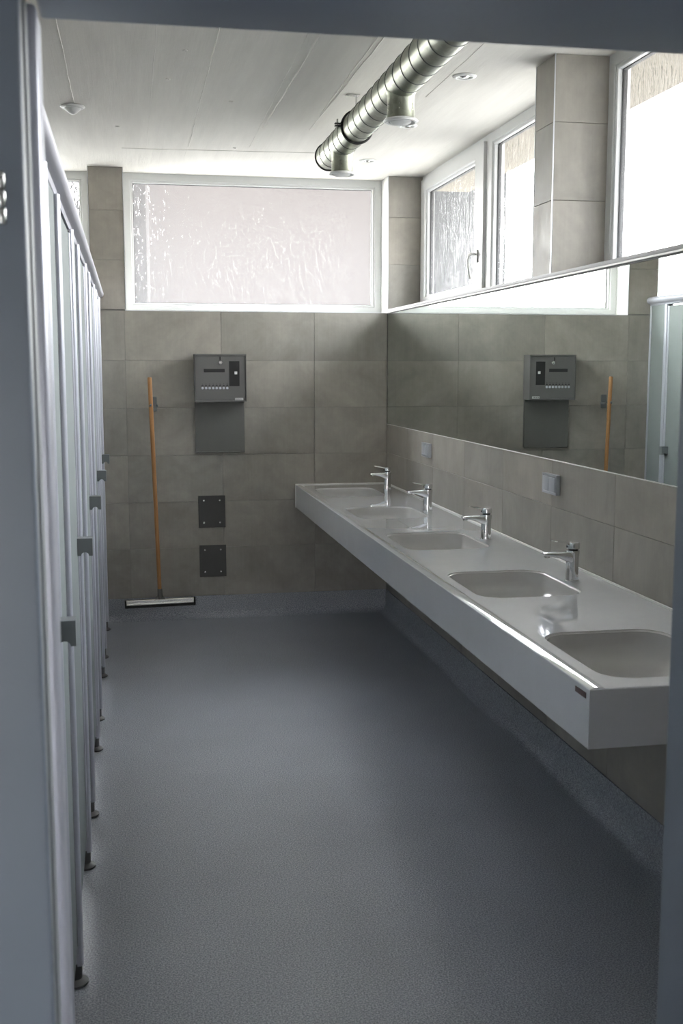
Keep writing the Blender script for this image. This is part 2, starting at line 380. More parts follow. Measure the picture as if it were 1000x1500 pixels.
# metal edge strips at the outside corners
for i, (x, y) in enumerate([(W + .001, 4.3215), (W + .001, 4.5285), (W + .001, D - .001)]):
    if i < 2: bxo('edge_strip', x - .002, x + .002, y - .002, y + .002, ZS + .01, H, M['alu'], wall_right)
    else: bxo('edge_strip', x - .002, x + .002, y - .001, y + .003, ZS, H, M['alu'], wall_far)
for x in (-.210, .0005): bxo('edge_strip', x - .002, x + .002, D - .002, D + .003, ZS, H, M['alu'], wall_far)
bxo('edge_strip', 0, W, D - .002, D + .004, ZS - .004, ZS, M['alu'], wall_far)
# window reveals in white plaster
bxo('reveal', W - .0, W + T, D + T, 7.44, ZS - .004, H, M['plaster'], wall_far)
bxo('reveal', -.004, 0.0005, D + T, 7.44, ZS - .004, H, M['plaster'], wall_far)
bxo('reveal', -.209, -.205, D + T, 7.44, ZS - .004, H, M['plaster'], wall_far)
bxo('sill', 0, W, D + T, 7.45, ZS - .012, ZS - .004, M['plaster'], wall_far)
bxo('sill', XL, -.209, D + T, 7.45, ZS - .012, ZS - .004, M['plaster'], wall_far)

# coved skirting (floor material turned up the wall)
def cove_prof(r=.055, top=ZT, th=.004):
    p = [(0, 0), (0, top), (-th, top), (-th, r)]
    for k in range(1, 9):
        a = PI / 2 * k / 8; p.append((-th - r * (1 - math.cos(a)), r * (1 - math.sin(a))))
    return p
bm = bmesh.new(); prism(bm, [(D + y, z) for y, z in cove_prof()], 'x', XL, W - .001); struct(obj('baseboard_far', bm, M['floor']))
bm = bmesh.new(); prism(bm, [(W + y, z) for y, z in cove_prof()], 'y', YF, D - .001); struct(obj('baseboard_right', bm, M['floor']))

# ---------------------------------------------------------------- windows (local: x along, y out of room, z up)
def glass_obj(x0, x1, y0, y1, z0, z1, parent):
    side = parent.rotation_euler[2] < -1 or (parent.parent and parent.parent.rotation_euler[2] < -1)
    bm = bmesh.new(); box(bm, x0, x1, y0, y1, z0, z1); o = obj('glass', bm, M['side_glass' if side else 'glass'], parent, False)
    o.data.materials.append(M['clear'])
    for p in o.data.polygons: p.material_index = 0 if p.normal.y < -.5 else 1
    return o
def ring(bm, x0, x1, z0, z1, wd, y0, y1, bev=0.0):
    if not isinstance(wd, (tuple, list)): wd = (wd,) * 4          # left, right, bottom, top
    l, r, b, t = wd
    O = [(x0, z0), (x1, z0), (x1, z1), (x0, z1)]; I = [(x0 + l, z0 + b), (x1 - r, z0 + b), (x1 - r, z1 - t), (x0 + l, z1 - t)]
    c = bev
    def row(P, y): return [bm.verts.new((p[0], y, p[1])) for p in P]
    In = [(x0 + l - c, z0 + b - c), (x1 - r + c, z0 + b - c), (x1 - r + c, z1 - t + c), (x0 + l - c, z1 - t + c)]
    loops = [row(O, y1), row(O, y0), row(In, y0), row(I, y0 + c), row(I, y1)] if c else [row(O, y1), row(O, y0), row(I, y0), row(I, y1)]
    loops.append(loops[0])
    for A, B in zip(loops, loops[1:]):
        for i in range(4): bm.faces.new([A[i], A[(i + 1) % 4], B[(i + 1) % 4], B[i]])
def pane(parent, x0, x1, z0, z1, fw, y=0.0, depth=.07):
    """fixed light: bead, gasket and rippled glass inside a rebate"""
    if not isinstance(fw, (tuple, list)): fw = (fw,) * 4
    l, r, b, t = fw
    a0, a1, c0, c1 = x0 + l, x1 - r, z0 + b, z1 - t
    bm = bmesh.new(); ring(bm, a0 - .001, a1 + .001, c0 - .001, c1 + .001, .014, y + .008, y + .05, .004); obj('glazing_bead', bm, M['pvc'], parent)
    bm = bmesh.new(); ring(bm, a0 + .012, a1 - .012, c0 + .012, c1 - .012, .004, y + .030, y + .05); obj('gasket', bm, M['gasket'], parent, False)
    glass_obj(a0 + .012, a1 - .012, y + .036, y + .042, c0 + .012, c1 - .012, parent)
Zb, Zt = ZS - .003, H
def win(name, loc, rz): return struct(empty(name, loc, rz))
w1 = win('window_1', (0, YW, 0), 0)
bm = bmesh.new(); ring(bm, .001, W - .001, Zb, Zt, .046, 0, .07, .003); obj('frame', bm, M['pvc'], w1)
pane(w1, .001, W - .001, Zb, Zt, .046)
w2 = win('window_2', (0, YW, 0), 0)
bm = bmesh.new(); ring(bm, XL + .05, -.21, Zb, Zt, .046, 0, .07, .003); obj('frame', bm, M['pvc'], w2)
pane(w2, XL + .05, -.21, Zb, Zt, .046)
# right wall, local x = -world Y (rotate -90 deg): world Y = -x
w3 = win('window_3', (XW, 0, 0), -PI / 2)      # opening sash beside a fixed light, far bay
a, mid, b = -D, -5.86, -4.53
bm = bmesh.new(); ring(bm, a, mid, Zb, Zt, (.05, .03, .04, .05), .004, .07, .003); obj('frame', bm, M['pvc'], w3)
bm = bmesh.new(); ring(bm, a + .028, mid - .006, Zb + .022, Zt - .03, (.088, .150, .075, .070), -.014, .05, .004); sash = obj('sash', bm, M['pvc'], w3)
bm = bmesh.new(); ring(bm, a + .115, mid - .155, Zb + .096, Zt - .099, .012, .002, .045, .004); obj('glazing_bead', bm, M['pvc'], sash)
bm = bmesh.new(); ring(bm, a + .126, mid - .166, Zb + .107, Zt - .110, .004, .022, .045); obj('gasket', bm, M['gasket'], sash, False)
glass_obj(a + .126, mid - .166, .028, .034, Zb + .107, Zt - .110, sash)
bm = bmesh.new(); hx = mid - .09
box(bm, hx - .014, hx + .014, -.024, -.0142, 2.185, 2.255, .003)
tube(bm, [(hx, -.022, 2.23), (hx, -.05, 2.23), (hx, -.062, 2.222), (hx - .004, -.066, 2.20), (hx - .006, -.064, 2.16), (hx - .004, -.058, 2.12), (hx, -.052, 2.098)],
     [.008, .008, .008, .0075, .007, .0065, .006], 12)
obj('handle', bm, M['steel'], w3)
bm = bmesh.new(); box(bm, mid - .003, mid + .003, .01, .07, Zb, Zt); obj('joint_strip', bm, M['gasket'], w3)
w4 = win('window_4', (XW, 0, 0), -PI / 2)
bm = bmesh.new(); ring(bm, mid + .003, b, Zb, Zt, (.085, .05, .052, .05), .002, .07, .003); obj('frame', bm, M['pvc'], w4)
pane(w4, mid + .003, b, Zb, Zt, (.085, .05, .052, .05))
w5 = win('window_5', (XW, 0, 0), -PI / 2)
bm = bmesh.new(); ring(bm, -4.32, -1.62, Zb, Zt, (.05, .05, .052, .05), .002, .07, .003); obj('frame', bm, M['pvc'], w5)
pane(w5, -4.32, -1.62, Zb, Zt, (.05, .05, .052, .05))
# metal sill along the top of the mirror
bm = bmesh.new(); box(bm, W - .006, XW + .01, YF, D - .002, ZS - .004, ZS + .0, 0)
sl = struct(obj('trim_1', bm, M['trim'], None, False))
bxo('front_lip', W - .010, W - .005, YF, D - .002, ZS + .003, ZS + .018, M['trim'], sl, .001)
bxo('light_edge', W - .009, W - .005, YF, D - .002, ZS - .003, ZS + .003, M['seal'], sl)
bxo('shadow_joint', W - .003, W + .001, YF + .02, D - .004, ZS - .010, ZS - .0045, M['gasket'], sl)

# ---------------------------------------------------------------- outside
st = bmesh.new(); box(st, -40, 60, -30, 60, -.30, -.125); struct(obj('ground', st, M['paving'], None, False))
st = bmesh.new(); box(st, 1.98, 2.40, -1, 7.8, H + .01, H + .2); box(st, XL, 1.98, 7.48, 7.8, H + .01, H + .2); struct(obj('roof_overhang', st, M['soffit'], None, False))
st = bmesh.new(); box(st, 2.36, 7.0, -6, .3, -.2, 6.5); struct(obj('sky_blocker', st, M['blocker'], None, False))  # unseen block, added to cut the sky light on the window pier
ho = empty('neighbouring_building', (0, 14, 0))
bxo('wall', .30, 3.5, 0, 6, -.2, 6.6, M['facade'], ho); bxo('roof', .2, 3.6, -.3, 6.2, 6.6, 6.8, M['soffit'], ho)
bxo('annex', 3.5, 5.15, 1, 6, -.2, 9.5, M['annex'], ho)
bxo('side_wing', -.75, .30, 2, 6, -.2, 6.0, M['wing'], ho)
tag(ho, 'pale pink building blurred behind the rippled glass of the far window', 'building')

# ---------------------------------------------------------------- mirror
bm = bmesh.new(); box(bm, W, W + T - .001, YF + .02, D - .004, 1.252, ZS - .006)
mi = obj('wall_mirror', bm, M['mirror'], None, False)
tag(mi, 'long frameless wall mirror above the washbasins, reflecting the grey tiles and cubicles', 'mirror')
bxo('polished_edge', W - .002, W + .004, YF + .02, D - .004, 1.2495, 1.2525, M['seal'], mi)
bxo('polished_edge', W - .001, W + .004, D - .0045, D - .003, 1.252, ZS - .006, M['gasket'], mi)

# ---------------------------------------------------------------- washstand
CX0, CY0, ZC, ZB = 1.064, 2.428, .859, .711
BY = [2.745, 3.730, 4.730, 5.715, 6.715]; BX0, BX1, BL, BR = 1.140, 1.515, .245, .085
wst = empty('washstand', (1.37, CY0, ZB))
tag(wst, 'long white moulded washstand with five sunken basins cantilevered from the tiled wall', 'washstand')
def rel(o): o.location = -Vector((1.37, CY0, ZB)); return o
def rrect(cx, cy, hx, hy, r, n=8):
    P = []
    for sx_, sy_, a0 in ((1, 1, 0), (-1, 1, PI / 2), (-1, -1, PI), (1, -1, 3 * PI / 2)):
        for k in range(n + 1):
            a = a0 + PI / 2 * k / n; P.append((cx + sx_ * (hx - r) + r * math.cos(a), cy + sy_ * (hy - r) + r * math.sin(a)))
    return P
bm = bmesh.new()
cell = [CY0 + .004] + [(a + b) / 2 for a, b in zip(BY, BY[1:])] + [D - .004]
LIP = .040; x0, x1 = CX0 + LIP, W - .001
for i, yc in enumerate(BY):
    y0, y1 = cell[i], cell[i + 1]; cx = (BX0 + BX1) / 2
    L = rrect(cx, yc, (BX1 - BX0) / 2, BL, BR)
    inner = [bm.verts.new((p[0], p[1], ZC)) for p in L]
    n = len(L); q = n // 4
    outer = []
    for k, p in enumerate(L):     # straight spokes: each corner arc is tied to its rectangle corner
        cn = [(x1, y1), (x0, y1), (x0, y0), (x1, y0)][k // q]
        outer.append(cn)
    cv = {c: bm.verts.new((c[0], c[1], ZC)) for c in set(outer)}
    for k in range(n):
        a, b = outer[k], outer[(k + 1) % n]
        f = [inner[k], cv[a]] + ([cv[b]] if b != a else []) + [inner[(k + 1) % n]]
        bm.faces.new(f)
# apron, chamfer and underside
def quad(*p): bm.faces.new([bm.verts.new(v) for v in p])
e = .004
ed = []
for k in range(0, 5):
    a = PI / 2 * k / 4; ed.append((CX0 + e - e * math.sin(a), ZC - e + e * math.cos(a), e * math.sin(a)))
for (xa, za, da), (xb, zb, db) in zip(ed, ed[1:]):
    quad((xa, CY0 + e - da, za), (xa, D - .001, za), (xb, D - .001, zb), (xb, CY0 + e - db, zb))
    quad((xa, CY0 + e - da, za), (x1, CY0 + e - da, za), (x1, CY0 + e - db, zb), (xb, CY0 + e - db, zb))
quad((CX0, CY0, ZC - e), (CX0, D - .001, ZC - e), (CX0, D - .001, ZB), (CX0, CY0, ZB))
quad((CX0, CY0, ZC - e), (x1, CY0, ZC - e), (x1, CY0, ZB), (CX0, CY0, ZB))
quad((CX0, CY0, ZB), (CX0, D - .001, ZB), (x1, D - .001, ZB), (x1, CY0, ZB))
quad((x1, CY0, ZB), (x1, D - .001, ZB), (x1, D - .001, ZC), (x1, CY0, ZC))
quad((CX0, D - .001, ZB), (CX0, D - .001, ZC - e), (x1, D - .001, ZC), (x1, D - .001, ZB))
# raised no-drip lip along the front edge: gentle rise, rounded over
lp = [(CX0 + e, ZC)] + [(CX0 + .004 + .036 * t, ZC + .0022 * math.sin(PI * min(1, t * 1.0)) ** 1.0) for t in [i / 10 for i in range(1, 10)]] + [(CX0 + LIP, ZC)]
for (xa, za), (xb, zb) in zip(lp, lp[1:]):
    quad((xa, cell[0], za), (xb, cell[0], zb), (xb, cell[-1], zb), (xa, cell[-1], za))
quad(*[(x, cell[0], z) for x, z in lp])
bmesh.ops.remove_doubles(bm, verts=bm.verts, dist=1e-5)
ct = rel(obj('countertop', bm, M['mineral'], wst))
for p in ct.data.polygons: p.use_smooth = False
for p in ct.data.polygons:
    if CX0 + .005 < p.center.x < CX0 + LIP - .001 and p.center.z > ZC - .0005 and abs(p.normal.z) > .9 and p.area > .001: p.use_smooth = True
bm = bmesh.new()
cx = (BX0 + BX1) / 2; hx, hy = (BX1 - BX0) / 2, BL
loops = []
prof = [(0, 0)] + [(.004 * (1 - math.cos(PI / 2 * k / 3)) + 0, -.004 * math.sin(PI / 2 * k / 3)) for k in range(1, 4)]
prof = [(0, 0)] + [(.006 * (1 - math.cos(PI / 2 * k / 4)), -.006 * math.sin(PI / 2 * k / 4)) for k in range(1, 5)]
prof += [(.009, -.025)] + [(.009 + .12 * (1 - math.cos(PI / 2 * k / 9)), -.025 - .080 * math.sin(PI / 2 * k / 9)) for k in range(1, 10)] + [(.155, -.1065)]
for off, dz in prof:
    r = max(.03, BR - off * .5)
    P = rrect(0, 0, hx - off, hy - off, r)
    loops.append([bm.verts.new((p[0], p[1], dz)) for p in P])
for A, B in zip(loops, loops[1:]):
    n = len(A)
    for k in range(n): bm.faces.new([A[k], A[(k + 1) % n], B[(k + 1) % n], B[k]])
bm.faces.new(loops[-1])
bmesh_basin = mesh('basin', bm, M['bowl'])
bm = bmesh.new(); lathe(bm, [(0, .004), (.020, .004), (.024, .002), (.030, .0015), (.032, -.001)], (.0, 0, -.1068), 24); drain_me = mesh('drain', bm, M['chrome'])
for yc in BY:
    b = obj('basin', bmesh_basin, None, wst); b.location = Vector((cx, yc, ZC)) - Vector((1.37, CY0, ZB))
    obj('drain', drain_me, None, b)
bm = bmesh.new(); box(bm, W - .006, W - .0005, CY0, D, ZC, ZC + .007, .001, 1); box(bm, CX0, W, D - .006, D - .0005, ZC, ZC + .006, .001, 1)
box(bm, CX0 - .004, CX0, D - .006, D - .0005, ZB, ZC + .006, .001, 1)
rel(obj('sealant_bead', bm, M['seal'], wst))
bm = bmesh.new(); box(bm, CX0 - .0015, CX0 - .0001, CY0 + .02, CY0 + .085, ZC - .028, ZC - .014)
rel(obj('maker_badge', bm, M['badge'], wst))['label'] = 'small dark red badge'

# ---------------------------------------------------------------- taps
def make_tap():
    r = empty('basin_tap', (0, 0, 0))
    bm = bmesh.new()
    # body with a slightly leaning back, oval section
    sec = [(0, .0265, 0), (.004, .0265, 0), (.005, .0235, 0), (.05, .0225, 0), (.085, .0225, .001), (.105, .0240, .002), (.112, .0235, .002)]
    rings = []
    for z, rad, dx in sec:
        rings.append([bm.verts.new((dx + rad * math.cos(2 * PI * k / 28), rad * .92 * math.sin(2 * PI * k / 28), z)) for k in range(28)])
    for A, B in zip(rings, rings[1:]):
        for k in range(28): bm.faces.new([A[k], A[(k + 1) % 28], B[(k + 1) % 28], B[k]])
    bm.faces.new(rings[-1]); bm.faces.new(rings[0][::-1])
    obj('body', bm, M['chrome'], r)
    bm = bmesh.new()   # spout: tapering flat arm with a softened section
    S_ = [(-.005, .062, .109, .020), (-.024, .074, .1095, .0195), (-.045, .083, .109, .0185), (-.07, .089, .108, .0175), (-.095, .0935, .107, .0165), (-.108, .0955, .1055, .0155), (-.112, .0985, .1035, .014)]
    rr = []
    for x, zb, zt, hw in S_:
        h = (zt - zb) / 2; m = (zt + zb) / 2; rc = min(h, hw) * .6; P = []
        for sy_, sz_, a0 in ((1, 1, 0), (-1, 1, PI / 2), (-1, -1, PI), (1, -1, 3 * PI / 2)):
            for k in range(4):
                a = a0 + PI / 2 * k / 3; P.append(bm.verts.new((x, sy_ * (hw - rc) + rc * math.cos(a), m + sz_ * (h - rc) + rc * math.sin(a))))
        rr.append(P)
    for A, B in zip(rr, rr[1:]):
        for k in range(16): bm.faces.new([A[k], A[(k + 1) % 16], B[(k + 1) % 16], B[k]])
    bm.faces.new(rr[0]); bm.faces.new(rr[-1][::-1])
    sp = obj('spout', bm, M['chrome'], r)
    bm = bmesh.new(); lathe(bm, [(0, -.009), (.008, -.009), (.011, -.007), (.0115, .004), (0, .004)], (-.096, 0, .0955), 20); obj('aerator', bm, M['steel'], sp)
    bm = bmesh.new(); lathe(bm, [(0, .112), (.018, .112), (.018, .118), (0, .118)], (.002, 0, 0), 24); obj('cartridge_collar', bm, M['black'], r)
    bm = bmesh.new()
    lathe(bm, [(0, .117), (.021, .117), (.0235, .119), (.0238, .136), (.022, .1405), (.012, .1425), (0, .143)], (.002, 0, 0), 28)
    # lever blade
    Q = [(-.014, .134, .0405 + .1, .014), (-.035, .1385, .1445, .012), (-.06, .1435, .148, .0095), (-.078, .1475, .1510, .008), (-.083, .1490, .1515, .006)]
    Q[0] = (-.012, .130, .1405, .015)
    rr = []
    for x, zb, zt, hw in Q:
        rr.append([bm.verts.new(v) for v in ((x, -hw, zb), (x, hw, zb), (x, hw * .85, zt), (x, -hw * .85, zt))])
    for A, B in zip(rr, rr[1:]):
        for k in range(4): bm.faces.new([A[k], A[(k + 1) % 4], B[(k + 1) % 4], B[k]])
    bm.faces.new(rr[0]); bm.faces.new(rr[-1][::-1])
    obj('lever', bm, M['chrome'], r)
    bm = bmesh.new(); lathe(bm, [(0, -.0008), (.004, -.0008), (.004, .002), (0, .002)], (-.0222, 0, .126), 12, 'x'); obj('temperature_dot', bm, M['black'], r)
    return r
tap0 = make_tap()
TAPS = [(1.556, 2.745, 'chrome lever tap behind the nearest basin, by the door frame'),
        (1.551, 3.725, 'chrome lever tap nearest to the viewer, beside the nearer wall switch'),
        (1.554, 4.723, 'chrome lever tap second from the viewer, at the middle basin'),
        (1.568, 5.765, 'chrome lever tap under the farther wall switch, third from the viewer'),
        (1.586, 6.800, 'chrome lever tap at the farthest basin by the far tiled wall')]
for i, (x, y, lb) in enumerate(TAPS[1:]):
    t = tap0 if i == 0 else copy_tree(tap0)
    t.location = (x, y, ZC + .0003); tag(t, lb, 'tap', 'chrome lever taps on the washstand')

# ---------------------------------------------------------------- wall switches
def make_switch():
    r = empty('light_switch', (0, 0, 0))       # local: x towards -X world handled directly
    bm = bmesh.new(); ring(bm, -.076, .076, -.040, .040, (.010, .010, .010, .010), -.018, -.001, .003); box(bm, -.066, .066, -.006, -.001, -.030, .030)
    obj('frame', bm, M['silver'], r)
    for s in (-1, 1):
        bm = bmesh.new(); box(bm, s * .033 - .0315, s * .033 + .0315, -.0205, -.006, -.029, .029, .002)
        obj('rocker', bm, M['silver'], r)
    return r
s0 = make_switch()
for i, (y, z, lb) in enumerate([(4.235, 1.156, 'silver double rocker switch on tiles near the second tap from the viewer'),
                                (6.155, 1.154, 'silver double rocker switch on tiles near the far corner')]):
    t = s0 if i == 0 else copy_tree(s0)
    t.location = (W, y, z); t.rotation_euler = (0, 0, -PI / 2); tag(t, lb, 'switch', 'silver switches above the washstand')

# ---------------------------------------------------------------- cubicle front
cub = empty('toilet_cubicle_front', (-.165, 4.3, 0))
tag(cub, 'row of grey toilet cubicle doors with aluminium posts and head rail along the left', 'cubicle')
def crel(o, z=0): o.location = Vector(o.location) - Vector((-.165, 4.3, 0)); return o
XP = -.160                                  # face of the panels
hinge = [1.72, 2.86, 4.0, 5.135, 6.27]; latch = [2.42, 3.567, 4.715, 5.875, 6.95]
ZP0, ZP1 = .115, 2.035
# head rail: rounded hood profile
P = [(-.200, 2.035), (-.162, 2.035), (-.158, 2.046), (-.150, 2.050)]
P += [(-.160 + .028 * math.cos(a), 2.070 + .024 * math.sin(a)) for a in [math.radians(d) for d in range(-50, 181, 15)]] + [(-.200, 2.075)]
bm = bmesh.new(); prism(bm, P, 'y', YF, D - .004); crel(obj('head_rail', bm, M['powder'], cub))
bm = bmesh.new()     # post, local origin at its floor point
PP = [(-.038, -.017), (-.002, -.017)] + [(.001 + .009 * math.cos(a), .017 * math.sin(a)) for a in [math.radians(d) for d in range(-75, 76, 15)]] + [(-.002, .017), (-.038, .017)]
prism(bm, PP, 'z', .055, 2.035); post_me = mesh('post', bm, M['powder'])
bm = bmesh.new(); lathe(bm, [(0, 0), (.030, 0), (.034, .003), (.034, .008), (.026, .014), (.0185, .018), (.0185, .062), (0, .062)], (-.013, 0, 0), 24); foot_me = mesh('foot', bm, M['foot'])
for y in hinge + latch:
    p = obj('post', post_me, None, cub, loc=(XP + .165, y - 4.3, 0))
    obj('foot', foot_me, None, p)
    bxo('gap_shade', -.036, -.0035, -.0225, -.0168, ZP0, 2.03, M['rubber'], p)  # black strip stands in for the shade in the gap beside the post
for a, b in zip(hinge, latch):
    d = bxo('door', -.018, -.004, -(b - a) / 2 + .022, (b - a) / 2 - .022, ZP0, ZP1 - .012, M['panel'], cub, .001, 1)
    d.location = (XP + .165, (a + b) / 2 - 4.3, 0)
    # aluminium edge on the latch side
    e_ = bxo('edge_profile', -.020, .0, (b - a) / 2 - .040, (b - a) / 2 - .0195, ZP0, ZP1 - .012, M['powder'], d, .002, 1)
    bm = bmesh.new()
    K = [(0, .027), (.047, .027), (.047, -.027), (.036, -.027)] + [(.024 + .012 * math.cos(t), -.027 + .011 * math.sin(t)) for t in [math.radians(q) for q in range(15, 170, 15)]] + [(.012, -.027), (0, -.027)]
    prism(bm, K, 'y', -.022, .022)
    kb = obj('knob', bm, M['knob'], d); kb.location = (-.004 - .001, (b - a) / 2 - .066, 1.072)
for a, b in zip(latch, hinge[1:] + [D - .004]):
    o2 = 0.019 if b < D - .01 else .004
    d = bxo('side_panel', -.018, -.004, -(b - a) / 2 + .019, (b - a) / 2 - o2, ZP0, ZP1, M['panel'], cub, .001, 1)
    d.location = (XP + .165, (a + b) / 2 - 4.3, 0)
bxo('side_panel', XP - .018, XP - .004, YF + .003, 1.70, ZP0, ZP1, M['panel'], cub, .001, 1, rel=(-.165, 4.3, 0))
bxo('wall_profile', XP - .022, XP + .002, D - .022, D - .004, .02, ZP1, M['powder'], cub, .002, 1, rel=(-.165, 4.3, 0))

# ---------------------------------------------------------------- pay box
pb = empty('coin_box', (.575, D, 1.406))
tag(pb, 'grey metal coin box with a slot panel, display and row of eight buttons', 'coin box')
def prel(o): o.location = Vector(o.location) - Vector((.575, D, 1.406)); return o
X0, X1, Z0, Z1, YB = .414, .736, 1.406, 1.704, D - .125
bm = bmesh.new(); box(bm, X0, X1, YB + .012, D - .0005, Z0, Z1, .002, 1)
bmesh.ops.translate(bm, verts=bm.verts, vec=(0, 0, 0)); prel(obj('body', bm, M['box'], pb))
bm = bmesh.new(); ring(bm, X0, X1, Z0, Z1, (.004, .004, .010, .010), YB, YB + .0125, 0); prel(obj('rim', bm, M['box'], pb, False))
bm = bmesh.new(); box(bm, X0 + .006, X1 - .006, YB + .006, YB + .0118, Z0 + .012, Z1 - .012, .001, 1); lid = prel(obj('front_panel', bm, M['box'], pb))
yf = YB + .006
def on(name, x0, x1, z0, z1, t, m): return prel(bxo(name, x0, x1, yf - t, yf - .0001, z0, z1, m, pb, min(t / 3, .001), 1))
def px(x): return X0 + (x - 285) * (X1 - X0) / 75.5
def pz(y): return Z1 - (y - 518.5) * (Z1 - Z0) / 69.5
on('display', px(298.3), px(328.7), pz(545), pz(540), .001, M['black'])
cp = on('coin_panel', px(335.2), px(350.3), pz(565), pz(529), .002, M['black'])
on('coin_button', px(343), px(347), pz(548), pz(544), .004, M['white'])
bm = bmesh.new(); lathe(bm, [(0, 0), (.011, 0), (.011, -.006), (.008, -.007), (0, -.007)], (px(322.5), yf, pz(531)), 18, 'y')
box(bm, px(322.5) - .0025, px(322.5) + .0025, yf - .022, yf - .007, pz(531) - .009, pz(531) + .009)
prel(obj('lock', bm, M['steel'], pb))
bm = bmesh.new(); box(bm, px(321) , px(321) + .007, yf - .019, yf - .016, pz(528), pz(522.5), .001, 1); prel(obj('key', bm, M['rubber'], pb))
bm = bmesh.new(); lathe(bm, [(0, .0), (.0078, 0), (.0078, -.004), (.006, -.0055), (0, -.006)], (0, 0, 0), 14, 'y'); btn = mesh('push_button', bm, M['silver'])
bm = bmesh.new(); ring(bm, -.0088, .0088, -.0088, .0088, .001, -.002, 0); brim = mesh('button_ring', bm, M['black'], False)
for k in range(8):
    xx = px(295.8 + k * 5.18)
    b = obj('push_button', btn, None, pb, loc=(xx, yf, pz(568))); prel(b)
    b2 = bxo('marker_slot', -.006, .006, -.0012, -.0001, .012, .018, M['black'], b)
    tcu = bpy.data.curves.new('numeral', 'FONT'); tcu.body = str(k + 1); tcu.size = .013; tcu.align_x = 'CENTER'; tcu.extrude = .0002
    tcu.materials.append(M['black']); tmp = bpy.data.objects.new('numeral', tcu); C.objects.link(tmp); bpy.context.view_layer.update()
    nme = bpy.data.meshes.new_from_object(tmp.evaluated_get(bpy.context.evaluated_depsgraph_get())); bpy.data.objects.remove(tmp); to = bpy.data.objects.new('numeral', nme); C.objects.link(to); to.parent = b; to.location = (0, -.0006, .0205); to.rotation_euler = (PI / 2, 0, 0)
npl = on('name_plate', px(343.5), px(355.5), pz(586), pz(582.4), .001, M['label'])
bm = bmesh.new()
for k, ww in enumerate([.005, .004, .005, .003, .005, .004]):
    box(bm, px(344.3) + k * .0075, px(344.3) + k * .0075 + ww, yf - .0016, yf - .0011, pz(584.9), pz(583.4))
lt = prel(obj('lettering', bm, M['box'], pb))
# cover sheet under it
bm = bmesh.new(); box(bm, .417, .731, D - .022, D - .0005, 1.085, 1.4055, .002, 1); box(bm, .417, .731, D - .026, D - .018, 1.079, 1.087, .002, 1)
cs = obj('cover_panel', bm, M['cover'])
tag(cs, 'plain grey metal panel mounted directly under the coin box', 'panel')

# inspection plates
def plate(cx, cz, lb):
    r = empty('inspection_plate', (cx, D, cz)); bm = bmesh.new(); box(bm, -.086, .086, -.004, -.0005, -.104, .104, .001, 1); obj('plate', bm, M['plate'], r)
    for sx_ in (-1, 1):
        for sz_ in (-1, 1):
            bm = bmesh.new(); lathe(bm, [(0, -.0035), (.004, -.003), (.006, -.001), (.006, 0), (0, 0)], (sx_ * .051, -.004, sz_ * .072), 12, 'y')
            obj('screw', bm, M['steel'], r)
    tag(r, lb, 'plate', 'dark inspection plates on the far wall')
plate(.516, .6965, 'dark grey square plate with four screws, upper of the two')
plate(.518, .374, 'dark grey square plate with four screws, lower one near the floor')

# ---------------------------------------------------------------- squeegee and its hook
sq = empty('floor_squeegee', (.173, D - .06, .118))
tag(sq, 'floor squeegee with long wooden handle hanging on the far wall', 'squeegee')
yh = D - .062
bm = bmesh.new()
tube(bm, [(-.017, 0, 1.442), (-.017, 0, 1.435), (-.014, 0, 1.2), (-.008, 0, .7), (-.001, 0, .1), (0, 0, .06)], [.011, .0135, .0135, .013, .0125, .0115], 20); obj('handle', bm, M['wood'], sq)
bm = bmesh.new()
tube(bm, [(0, 0, .095), (0, 0, .03)], [.015, .0165], 18)
prism(bm, [(-.042, .008), (.042, .008), (.036, .028), (.018, .046), (-.018, .046), (-.036, .028)], 'y', -.012, .012)
obj('socket', bm, M['box'], sq)
bm = bmesh.new(); prism(bm, [(-.014, .006), (.014, .006), (.014, .026), (.009, .030), (.009, .012), (-.009, .012), (-.009, .030), (-.014, .026)], 'x', -.213, .213)
box(bm, -.213, .213, -.020, -.012, -.002, .008, .002, 1)
bl = obj('blade_holder', bm, M['steel'], sq)
bm = bmesh.new(); box(bm, -.224, .224, -.010, .010, -.022, .010, .002, 1); box(bm, -.224, -.213, -.018, .018, -.012, .030, .002, 1); box(bm, .213, .224, -.018, .018, -.012, .030, .002, 1)
obj('rubber_blade', bm, M['rubber'], sq)
sq.rotation_euler = (0, math.radians(-.8), 0)
hk = empty('tool_hook', (.157, D, 1.39))
bm = bmesh.new(); box(bm, -.018, .022, -.010, -.0005, -.045, .048, .003, 1); obj('base_plate', bm, M['knob'], hk)
for s in (-1, 1):
    bm = bmesh.new(); tube(bm, [(s * .021, -.008, -.01), (s * .023, -.05, -.012), (s * .021, -.078, -.008), (s * .017, -.086, .0)], [.007, .0065, .006, .006], 10)
    obj('gripper', bm, M['knob'], hk)
tag(hk, 'small grey wall clip gripping the squeegee handle near its top', 'hook')

